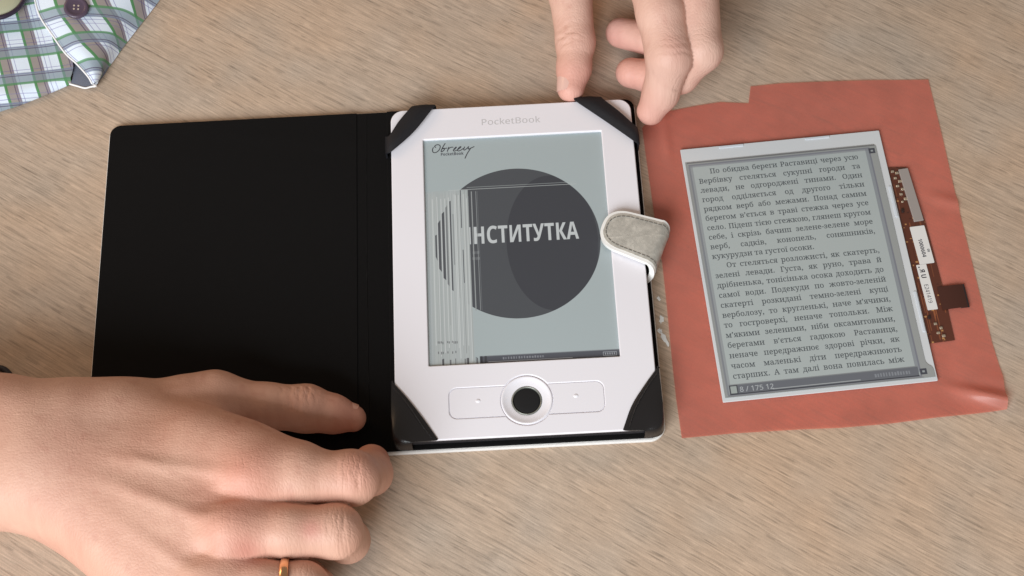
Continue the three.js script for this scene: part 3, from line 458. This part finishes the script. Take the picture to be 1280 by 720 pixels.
function handField({ palm, fingers, bumps = [], creases = [], ridges = [] }) {
  return (x, y, z) => {
    let p = 1e9; for (const b of palm) p = smin(p, capd(x, y, z, b), b.k ?? 14);
    let d = p;
    for (const f of fingers) { let q = 1e9; for (const b of f) q = smin(q, capd(x, y, z, b), 3.2); d = Math.min(d, smin(p, q, f.k ?? 8)); }
    for (const [c, r, h] of bumps) { const e = (x - c[0]) ** 2 + (y - c[1]) ** 2 + (z - c[2]) ** 2; if (e < r * r * 5) d -= h * Math.exp(-e / (r * r)); }
    for (const [b, h] of ridges) { const e = capd(x, y, z, b) + b.ra; if (e < b.ra * 2.5) { const t = clamp(((x - b.a[0]) * b.d[0] + (y - b.a[1]) * b.d[1] + (z - b.a[2]) * b.d[2]) / b.l); d -= h * sstep(1, 0.45, t) * (0.6 + 0.4 * sstep(0, 0.2, t)) * Math.exp(-(e * e) / (b.ra * b.ra)); } }
    for (const [c, ax, R, w, h] of creases) { const ex = x - c[0], ey = y - c[1], ez = z - c[2], e = ex * ex + ey * ey + ez * ez; if (e < R * R * 4) { const t = ex * ax[0] + ey * ax[1] + ez * ax[2] + 0.5 * Math.sin(ez * 0.7 + ey); d += h * Math.exp(-(t * t) / (w * w)) * Math.exp(-e / (R * R)); } }
    return d;
  };
}
const skinColor = (marks, base) => (x, y, z) => {
  const n = vnoise(x / 9 + y / 11, z / 9 - y / 13) - 0.5, n2 = vnoise(x / 2.6, z / 2.6 + y / 3) - 0.5, n3 = vnoise(x / 30 + 4, z / 30 + y / 30) - 0.5;
  const n4 = vnoise(x / 1.1 + 9, z / 1.1 + y / 1.3) - 0.5, f = sstep(0.8, 0.95, vnoise(x / 3.4 + 70, z / 3.4 + y / 4)) * 0.1;
  let r = base[0] * (1 + 0.07 * n + 0.05 * n2 + 0.04 * n4 - f * 0.6), g = base[1] * (1 + 0.13 * n + 0.08 * n2 + 0.10 * n3 + 0.05 * n4 - f), b = base[2] * (1 + 0.14 * n + 0.08 * n2 + 0.14 * n3 + 0.05 * n4 - f);
  for (const [c, R, t] of marks) { const e = ((x - c[0]) ** 2 + (y - c[1]) ** 2 + (z - c[2]) ** 2) / (R * R); if (e < 6) { const k = Math.exp(-e); r *= mix(1, t[0], k); g *= mix(1, t[1], k); b *= mix(1, t[2], k); } }
  return [r, g, b];
};
// a nail laid on a fingertip: c on the bone axis, dir along the finger, up out of the nail bed
function nail(c, dir, up, r, len, half) {
  const D = V(...dir).normalize(), U = V(...up); U.addScaledVector(D, -U.dot(D)).normalize(); const S = D.clone().cross(U), g = [];
  for (let i = 0; i <= 14; i++) { const s = i / 14, w = half * (0.72 + 0.28 * Math.sin(Math.PI * Math.min(1, 0.25 + s * 0.6))) * (i === 0 ? 0.72 : i === 14 ? 0.86 : 1), row = []; for (let j = 0; j <= 12; j++) { const a = (j / 12 * 2 - 1) * w; row.push(V(...c).addScaledVector(D, (s - 0.5) * len + (1 - (a / half) ** 2) * 1.2 * (s - 0.4)).addScaledVector(U, Math.cos(a) * r * (1.05 - 0.13 * s * s)).addScaledVector(S, Math.sin(a) * r * (1 - 0.14 * s * s))); } g.push(row); }
  return sheet(g, 0.5, { flip: true });
}
const person = thing('person', 'person in a plaid shirt whose two hands hold the open case', 'person', [0, 0, 0]);
{ // the hand with the ring
  const palm = [
    bone([-500, 74, 86], [-232, 40, 91], 30, 20.5), bone([-500, 74, 116], [-232, 40, 115], 30, 19.5), bone([-232, 40, 91], [-200, 38, 93], 20.5, 20), bone([-232, 40, 115], [-205, 38, 119], 19.5, 18.5),
    bone([-208, 41, 101], [-117, 44, 123], 18, 12.6), bone([-208, 43, 113], [-125, 46, 147], 18, 12.2), bone([-208, 41, 120], [-133, 42, 169], 17, 12), bone([-202, 37, 120], [-143, 35, 189], 17, 12),
    bone([-198, 32, 89], [-141, 20, 77.5], 18, 12.4), bone([-176, 36, 90], [-124, 38, 109], 16, 12), bone([-140, 39, 104], [-98, 42, 117.5], 13, 11.2),
  ];
  const thumb = chain([[-150, 23, 80, 12.6], [-139, 20.5, 77, 12.2], [-116, 17.2, 79.4, 10.6], [-98, 14.8, 80.6, 10.9], [-86, 12.4, 83, 8.8], [-77.3, 10.2, 84.8, 6.4]]);
  const idx = chain([[-118, 44, 123, 12.8], [-96, 43.5, 123.6, 11.6], [-74, 40.5, 123.6, 11.9], [-70, 30, 119.5, 9.6], [-68, 22, 116, 9.7], [-68.5, 11.5, 107.5, 8.6]]);
  const mid = chain([[-125, 46, 147, 12.2], [-101, 45, 147.4, 11], [-81, 41, 147.4, 11.5], [-79.5, 30, 146.8, 9.4], [-78.5, 21, 146, 9.6], [-81, 10.5, 138, 8.4]]);
  const rng = chain([[-133, 42, 169, 12], [-112, 42.5, 170, 10.9], [-95, 39.5, 170.5, 10.7], [-93, 20, 167, 9.4], [-97, 10, 159, 8.2]]);
  const pky = chain([[-143, 35, 189, 11], [-113, 36, 191, 9.4], [-109, 18, 187, 8.2], [-113, 9, 179, 7.2]]);
  thumb.k = 10;
  const X = [1, 0, 0];
  const f = handField({
    palm, fingers: [thumb, idx, mid, rng, pky],
    ridges: [[bone([-118, 57, 125], [-190, 61, 113], 3.6, 3), 0.9], [bone([-127, 59, 147], [-192, 61, 119], 3.6, 3), 0.9], [bone([-135, 54, 168], [-196, 58, 124], 3.4, 3), 0.8], [bone([-150, 57, 138], [-176, 60, 128], 2.0, 2.0), 0.3], [bone([-176, 60, 128], [-215, 59, 118], 2.2, 2.2), 0.3], [bone([-140, 57, 128], [-176, 60, 109], 2.0, 2.0), 0.22], [bone([-138, 33, 76], [-180, 48, 84], 2.6, 2.4), 0.6]],
    bumps: [[[-116, 56, 124], 9, 1.4], [[-124, 58, 147], 9, 1.6], [[-132, 53, 169], 9, 1.4], [[-76, 52, 124], 7, 0.6], [[-83, 52, 147], 7, 0.6]],
    creases: [[[-100, 25, 77], X, 7, 0.9, 0.55], [[-96, 25, 77], X, 7, 0.9, 0.6], [[-104, 25, 76], X, 6, 0.9, 0.35], [[-70, 50.5, 127], X, 6, 0.9, 0.6], [[-72.4, 51.5, 124], X, 5, 0.6, 0.3], [[-79, 53, 124], X, 5, 0.8, 0.25], [[-79, 53, 148], X, 5, 0.7, 0.25], [[-108, 26, 77], X, 6, 0.7, 0.25], [[-92.5, 23, 78], X, 5, 0.7, 0.3], [[-75, 52, 125], X, 5, 0.9, 0.25], [[-76.5, 51.5, 150], X, 6, 0.9, 0.5], [[-82, 53, 148], X, 5, 0.9, 0.25],
      [[-128, 58, 135], [0.35, 0, 0.94], 10, 4.5, 1.0], [[-136, 54, 158], [0.35, 0, 0.94], 10, 4.5, 1.0]],
  });
  const cr = [];
  for (const [x, w, len, n, step, dep] of [[-73, 153, 24, 6, 2.3, 0.55], [-80, 177, 22, 6, 2.3, 0.5], [-92, 196, 20, 5, 2.2, 0.5], [-98, 93, 19, 7, 2.2, 0.6], [-118, 158, 20, 5, 3.2, 0.28], [-126, 181, 20, 5, 3.2, 0.28], [-100, 152, 18, 4, 3.5, 0.16], [-106, 176, 18, 4, 3.5, 0.16]])
    for (let i = 0; i < n; i++) { const e = i - (n - 1) / 2; cr.push([x + e * step + 0.5 * rnd(), w + 2 * (rnd() - 0.5), 1.6 * (rnd() - 0.5) + e * 0.5, len * (0.6 + 0.4 * rnd()), dep * (1 - 0.22 * Math.abs(e)) * (0.6 + 0.4 * rnd()), 0.28 + 0.16 * rnd()]); }
  for (let i = 0; i < 130; i++) cr.push([-130 - 110 * rnd(), 96 + 90 * rnd(), 3 * (rnd() - 0.5), 5 + 8 * rnd(), 0.07 + 0.08 * rnd(), 0.3]);
  const skinR = skinMat(-270, -48, 40, 236, cr);
  const g = mesher(f, [-490, -1, 48], [-46, 112, 212], 1.25, skinColor([[[-118, 57, 126], 15, [1.03, 0.91, 0.92]], [[-124, 58, 148], 14, [1.03, 0.9, 0.9]], [[-72, 50, 124], 9, [1.02, 0.9, 0.9]], [[-116, 54, 158], 7, [0.97, 0.84, 0.86]], [[-78, 12, 84], 12, [1.0, 0.84, 0.84]], [[-66, 14, 106], 14, [1, 0.85, 0.85]], [[-90, 54, 150], 4.5, [0.98, 0.82, 0.86]], [[-190, 60, 118], 26, [0.97, 1.0, 1.03]]], [0.60, 0.338, 0.25]), skinR.userData.uv);
  const h = obj('hand', g, skinR, person, 'hand with gold ring and forearm coming from the left edge');
  obj('fingernail', nail([-80.8, 11.1, 83.9], [1, -0.26, 0.2], [0.1, 0.55, -0.83], 7.15, 9, 0.75), nailMat, h);
  const rg = new THREE.LatheGeometry([[10.9, -1.9], [11.35, -1.6], [11.65, -0.6], [11.65, 0.6], [11.35, 1.6], [10.9, 1.9], [10.7, 1.6], [10.7, -1.6], [10.9, -1.9]].map(([x, y]) => new THREE.Vector2(x + 0.35, y)), 64);
  rg.rotateZ(-Math.PI / 2); rg.rotateZ(-0.06); rg.translate(-102, 41.6, 170.3);
  obj('ring', rg, std(lin(232, 184, 140), 0.2, { metalness: 1 }), person, 'plain gold ring on the lower finger');
}
{ // the hand at the far corner
  const palm = [
    bone([44, 150, -520], [66, 84, -270], 34, 24), bone([66, 84, -268], [74, 60, -176], 20, 15), bone([72, 86, -268], [96, 62, -172], 20, 14), bone([80, 84, -266], [106, 58, -170], 20, 13), bone([84, 80, -264], [117, 52, -168], 18, 12),
    bone([56, 66, -250], [42, 42, -186], 19, 13), bone([62, 62, -226], [60, 56, -186], 14, 9),
  ];
  const thumb = chain([[42, 42, -186, 13], [38.2, 25, -140, 11.4], [39.4, 16.5, -113, 9.9], [37.8, 13.3, -99, 8.6], [35.4, 11.3, -88, 6.9]]);
  const idx = chain([[74, 60, -176, 15], [77, 53, -145, 15], [81.5, 45, -108, 12.2], [84, 38, -86.5, 11.5], [82.2, 29, -81.5, 9.2], [80.3, 21, -77.2, 9.0], [75.2, 12, -72, 7.2]]);
  const mid = chain([[96, 62, -172, 14], [99, 50, -128, 12], [100.5, 36, -91, 10.6], [91, 20.5, -87, 9], [78, 11.5, -93, 8.4], [67, 10.5, -96.5, 7.8]]);
  const rng = chain([[106, 58, -170, 12.5], [99, 34, -112, 10], [86, 18, -109, 9], [63.8, 10.5, -121.5, 7.9]]);
  const pky = chain([[117, 52, -168, 12], [103, 34, -140, 9.4], [94, 18, -144, 8], [84, 9.5, -147, 7.2]]);
  thumb.k = 10; idx.k = 6;
  const f = handField({
    palm, fingers: [thumb, idx, mid, rng, pky],
    bumps: [[[84.5, 48, -84], 7, 0.8], [[102, 45, -90], 7, 0.8]],
    creases: [[[33, 26, -112], [0.1, 0, 1], 7, 0.9, 0.6], [[33, 26, -108], [0.1, 0, 1], 6, 0.9, 0.5], [[33, 27, -116], [0.1, 0, 1], 6, 0.9, 0.3], [[88, 47, -83], [0, -0.4, 0.9], 7, 0.9, 0.5], [[86, 48, -87], [0, -0.4, 0.9], 7, 0.9, 0.35], [[86, 30, -73], [-0.3, -0.8, 0.5], 6, 0.7, 0.4]],
  });
  const cr = [];
  for (const [x, w, dx, dw, n, sx, sw, dep] of [[37, -97, 15, 1.5, 6, 0, 2.3, 0.6], [38, -84, 13, 1, 2, 0, 3, 0.2], [84, -56, 17, 5, 6, -0.6, 2.2, 0.5], [80, -84, 16, 3, 4, 0, 3.4, 0.18], [101, -63, 14, 3, 5, 0, 2.2, 0.45], [82, -59, 13, 6, 2, -1, 2.4, 0.25]])
    for (let i = 0; i < n; i++) { const e = i - (n - 1) / 2; cr.push([x + e * sx, w + e * sw + 0.5 * rnd(), dx * (0.6 + 0.4 * rnd()), dw + 1.5 * (rnd() - 0.5), 0.62 * dep * (1 - 0.2 * Math.abs(e)) * (0.6 + 0.4 * rnd()), 0.28 + 0.16 * rnd()]); }
  const skinL = skinMat(14, 134, -165, -40, cr);
  const g = mesher(f, [8, -1, -500], [145, 185, -58], 1.25, skinColor([[[36, 12, -90], 14, [1.02, 0.84, 0.86]], [[74, 12, -72], 13, [1.02, 0.86, 0.88]], [[67, 10, -97], 12, [1.0, 0.72, 0.72]], [[64, 10, -121], 12, [1.0, 0.76, 0.78]], [[86, 48, -85], 7, [0.98, 0.88, 0.88]]], [0.66, 0.41, 0.33]), skinL.userData.uv);
  const h = obj('hand', g, skinL, person, 'hand pinching the far corner of the reader');
  obj('fingernail', nail([36.0, 11.6, -91.6], [-0.2, -0.16, 1], [-0.76, 0.65, 0.05], 7.6, 12.5, 0.8), std(lin(216, 176, 164), 0.28), h);
}
{ // shirt front lying on the table corner
  const plaid = canvasTex(1024, 1024, (c, W) => {
    const u = W / 64;                                            // 64 mm per repeat, four checks of 16 mm
    c.fillStyle = 'rgb(214,225,238)'; c.fillRect(0, 0, W, W);
    for (const vert of [1, 0]) for (let k = 0; k < 4; k++) {
      const line = (a, w, col) => { c.fillStyle = col; vert ? c.fillRect((k * 16 + a) * u, 0, w * u, W) : c.fillRect(0, (k * 16 + a) * u, W, w * u); };
      const al = vert ? 0.9 : 0.68;
      line(0.6, 6.6, vert ? `rgba(140,130,126,${al})` : `rgba(124,140,150,${al})`); line(0.0, 1.5, `rgba(78,132,84,${al})`); line(5.2, 0.6, 'rgba(84,74,100,0.65)'); line(6.3, 0.45, 'rgba(110,104,150,0.6)'); line(8.6, 0.4, 'rgba(96,92,140,0.45)');
      if (k % 2) line(11, 0.5, 'rgba(120,116,160,0.35)');
    }
    for (let i = 0; i < W; i += 2) { c.fillStyle = `rgba(0,0,0,${0.03 * rnd()})`; c.fillRect(i, 0, 1, W); c.fillStyle = `rgba(255,255,255,${0.05 * rnd()})`; c.fillRect(0, i, W, 1); }
  });
  plaid.wrapS = plaid.wrapT = THREE.RepeatWrapping;
  const clothMat = std(new THREE.Color(1, 1, 1), 0.85, { map: plaid, specularIntensity: 0.2 });
  // under layer: the hem runs from the left edge to the tip of the folded strip
  const hemL = spline([[-345, 1, -72], [-300, 1, -85], [-262.7, 1, -98.8], [-253.7, 1, -101.7], [-238.3, 1, -108.1], [-226.5, 1, -113.6]], 60);
  const backL = spline([[-226.5, 1, -113.6], [-224, 1, -122], [-230, 1, -138], [-238, 1, -160], [-244, 1, -240]], 60), body = [];
  for (let j = 0; j <= 60; j++) { const v = j / 60, row = []; for (let i = 0; i <= 60; i++) {
    const h = hemL[i], e = backL[j], u = i / 60, x = mix(mix(-345, e.x, u), h.x, (1 - v) ** 3), z = mix(h.z, -240, v) * (1 - u) + u * mix(h.z + (e.z + 113.6), e.z, v);
    const y = 1.0 + sstep(0, 0.08, v) * 1.6 + 2.0 * vnoise(x / 22 + 3, z / 40) * sstep(0, 0.1, v) + 2.0 * sstep(0.05, 0.6, v) * (0.5 + 0.5 * Math.sin((x - z * 0.3) / 7.5)) + 6 * v * v;
    row.push(V(x, y, z)); } body.push(row); }
  const sh = obj('shirt', sheet(body, 0.6, { flip: false, uv: (p) => [(p.x - 0.3 * p.z + 3) / 64, (p.z + 0.08 * p.x + 5) / 64] }), clothMat, person, 'green grey and white plaid shirt edge lying on the table');
  // front strip folded over it like a flattened roll, open at the tip
  const A = [[-213.6, 6.2, -109.6], [-215.9, 7.2, -113.8], [-222.2, 8, -121.5], [-228.6, 8, -128.4], [-236.3, 8.4, -140], [-243.8, 9, -152.2], [-247.6, 10, -164.2], [-252, 13, -186], [-256, 20, -240]];
  const Md = [[-212.2, 6.6, -110.2], [-212.2, 8.8, -114.2], [-215.4, 11, -123], [-220, 12, -131], [-224.5, 13, -142], [-227.5, 14, -154], [-227.6, 15.5, -167], [-227, 19, -188], [-224, 27, -240]];
  const Bq = [[-211.2, 4.6, -111.4], [-209.6, 6.2, -116], [-208.3, 8.4, -125], [-207.0, 9.6, -134], [-204.5, 10.4, -144.5], [-200.5, 11, -156], [-196, 12, -169], [-191, 14, -189], [-184, 18, -240]];
  const C = [[-213.4, 0.9, -112.2], [-210.6, 0.9, -117.5], [-205.0, 0.9, -127], [-200.6, 0.9, -135], [-194.8, 0.9, -144.6], [-187.8, 0.9, -156], [-181, 0.9, -168], [-172, 0.9, -190], [-160, 0.9, -240]];
  const fl = loft([A, Md, Bq, C], 80, 40), arc = fl.map((r) => { let d = 0; return r.map((p, j) => (d += j ? p.distanceTo(r[j - 1]) : 0)); });
  const along = fl.map((r, i) => { let d = 0; for (let k = 1; k <= i; k++) d += fl[k][10].distanceTo(fl[k - 1][10]); return d; });
  const flap = obj('placket', sheet(fl, 0.7, { flip: true, uv: (p, i, j) => [(arc[i][j] * 0.8 + 7.5) / 64, (along[i] * 0.85 + arc[i][j] * 0.12 + 3) / 64] }), clothMat, sh, 'folded plaid front strip with white edge');
  obj('inner_fold', sheet(loft([[[-226.5, 1.7, -113.2], [-219, 1.6, -110.9], [-213.6, 1.4, -112]], [[-226, 3.0, -122], [-217, 2.6, -121], [-208, 1.6, -121]], [[-236, 3.2, -140], [-222, 3.2, -138], [-204, 1.6, -136]]], 20, 20), 0.4, { flip: false }), std(lin(104, 108, 122), 0.9), flap, 'slate grey inside of the folded strip');
  const rim = spline(A, 60).map((p) => [p.x, p.y + 0.1, p.z]); obj('edging', tube(rim, 0.5, 90, 8), std(lin(236, 236, 238), 0.8), flap, 'white piped edge');
  const hemTip = [[-213.6, 6.2, -109.6], [-212.4, 4.4, -110], [-213.2, 2.0, -111], [-215.6, 1.5, -111.2], [-218.6, 1.6, -110.5], [-223, 1.6, -112], [-227.2, 1.6, -113.6]]; obj('edging', tube(hemTip, 0.5, 48, 8), std(lin(236, 236, 238), 0.8), flap);
  const bc = [-222.5, 15.6, -151.5], bt = new THREE.LatheGeometry([[0, 0.9], [3.2, 0.9], [3.9, 1.5], [4.8, 1.7], [5.5, 1.2], [5.6, 0.2], [5.0, -0.7], [0, -0.8]].map(([x, y]) => new THREE.Vector2(x * 1.15, y)), 40);
  bt.rotateX(0.1); bt.rotateZ(-0.2); bt.translate(...bc); const bo = obj('button', bt, std(lin(84, 70, 86), 0.32), flap, 'dark violet brown button');
  for (const [x, z] of [[-1.1, -1], [1.1, -1], [-1.1, 1], [1.1, 1]]) { const d = new THREE.CylinderGeometry(0.5, 0.5, 0.3, 12); d.translate(x, 0.92, z); d.rotateX(0.1); d.rotateZ(-0.2); d.translate(...bc); obj('thread_hole', d, std(lin(190, 176, 160), 0.7), bo); }
}

// ---------------------------------------------------------------- small things
{
  const t = thing('rimmed_disc', 'round grey green disc with dark rim on the plaid shirt', 'disc', [-268, 13, -165]);
  t.rotation.z = -0.12;
  obj('disc_face', new THREE.LatheGeometry([[0, 3.6], [6, 3.4], [12, 2.6], [15.4, 1.4], [15.4, 0], [0, 0]].map(([x, y]) => new THREE.Vector2(x, y)), 48), std(lin(176, 176, 150), 0.35), t);
  const r = new THREE.TorusGeometry(16.3, 1.25, 12, 60); r.rotateX(Math.PI / 2); r.translate(0, 1.4, 0); obj('rim', r, std(lin(46, 36, 54), 0.35), t);
}
{
  const g = mergeGeometries([tube([[-292, 2.0, 58], [-268, 2.0, 46], [-254, 2.0, 46], [-246, 2.0, 47.6], [-242.4, 2, 52], [-243, 2, 58], [-250, 2, 64], [-266, 2, 68]], 1.5, 60, 10), tube([[-290, 1.3, 66], [-266, 1.4, 54], [-252, 1.4, 51], [-247.5, 1.4, 54], [-252, 1.4, 60]], 1.3, 50, 10)]);
  tag(obj('cable', g, std(lin(26, 18, 24), 0.4)), 'black cable loop on the table beside the forearm', 'cable');
}
{
  const m = std(lin(226, 224, 220), 0.7);
  const flake = (x, z, rx, rz, turn, sd) => { const s = new THREE.Shape(), n = 14; for (let i = 0; i < n; i++) { const a = i / n * Math.PI * 2, k = 0.55 + 0.6 * hash2(i + sd * 31, sd); const px = Math.cos(a) * rx * k, py = Math.sin(a) * rz * k; i ? s.lineTo(px, py) : s.moveTo(px, py); } s.closePath(); const g = plate(s, 0.02, 0.34, 0.1, 1); g.rotateY(turn); g.translate(x, 0, z); return g; };
  for (const [x, z, rx, rz, a, sd, lb] of [
    [72.2, 48.6, 1.5, 4.2, 0.35, 1, 'largest white flake beside the case, nearest the viewer'],
    [70.2, 44.6, 1.3, 1.6, 0.1, 2, 'small white flake touching the largest flake by the case'],
    [71.6, 38.4, 1.3, 2.6, -0.1, 3, 'white flake in the middle of the row beside the case'],
    [71.2, 27.2, 0.9, 1.5, 0.2, 4, 'faint white flake just below the grey strap'],
  ]) tag(obj('paint_flake', flake(x, z, rx, rz, a, sd), m), lb, 'flake', 'white flakes beside the case');
}

renderer.render(scene, camera);
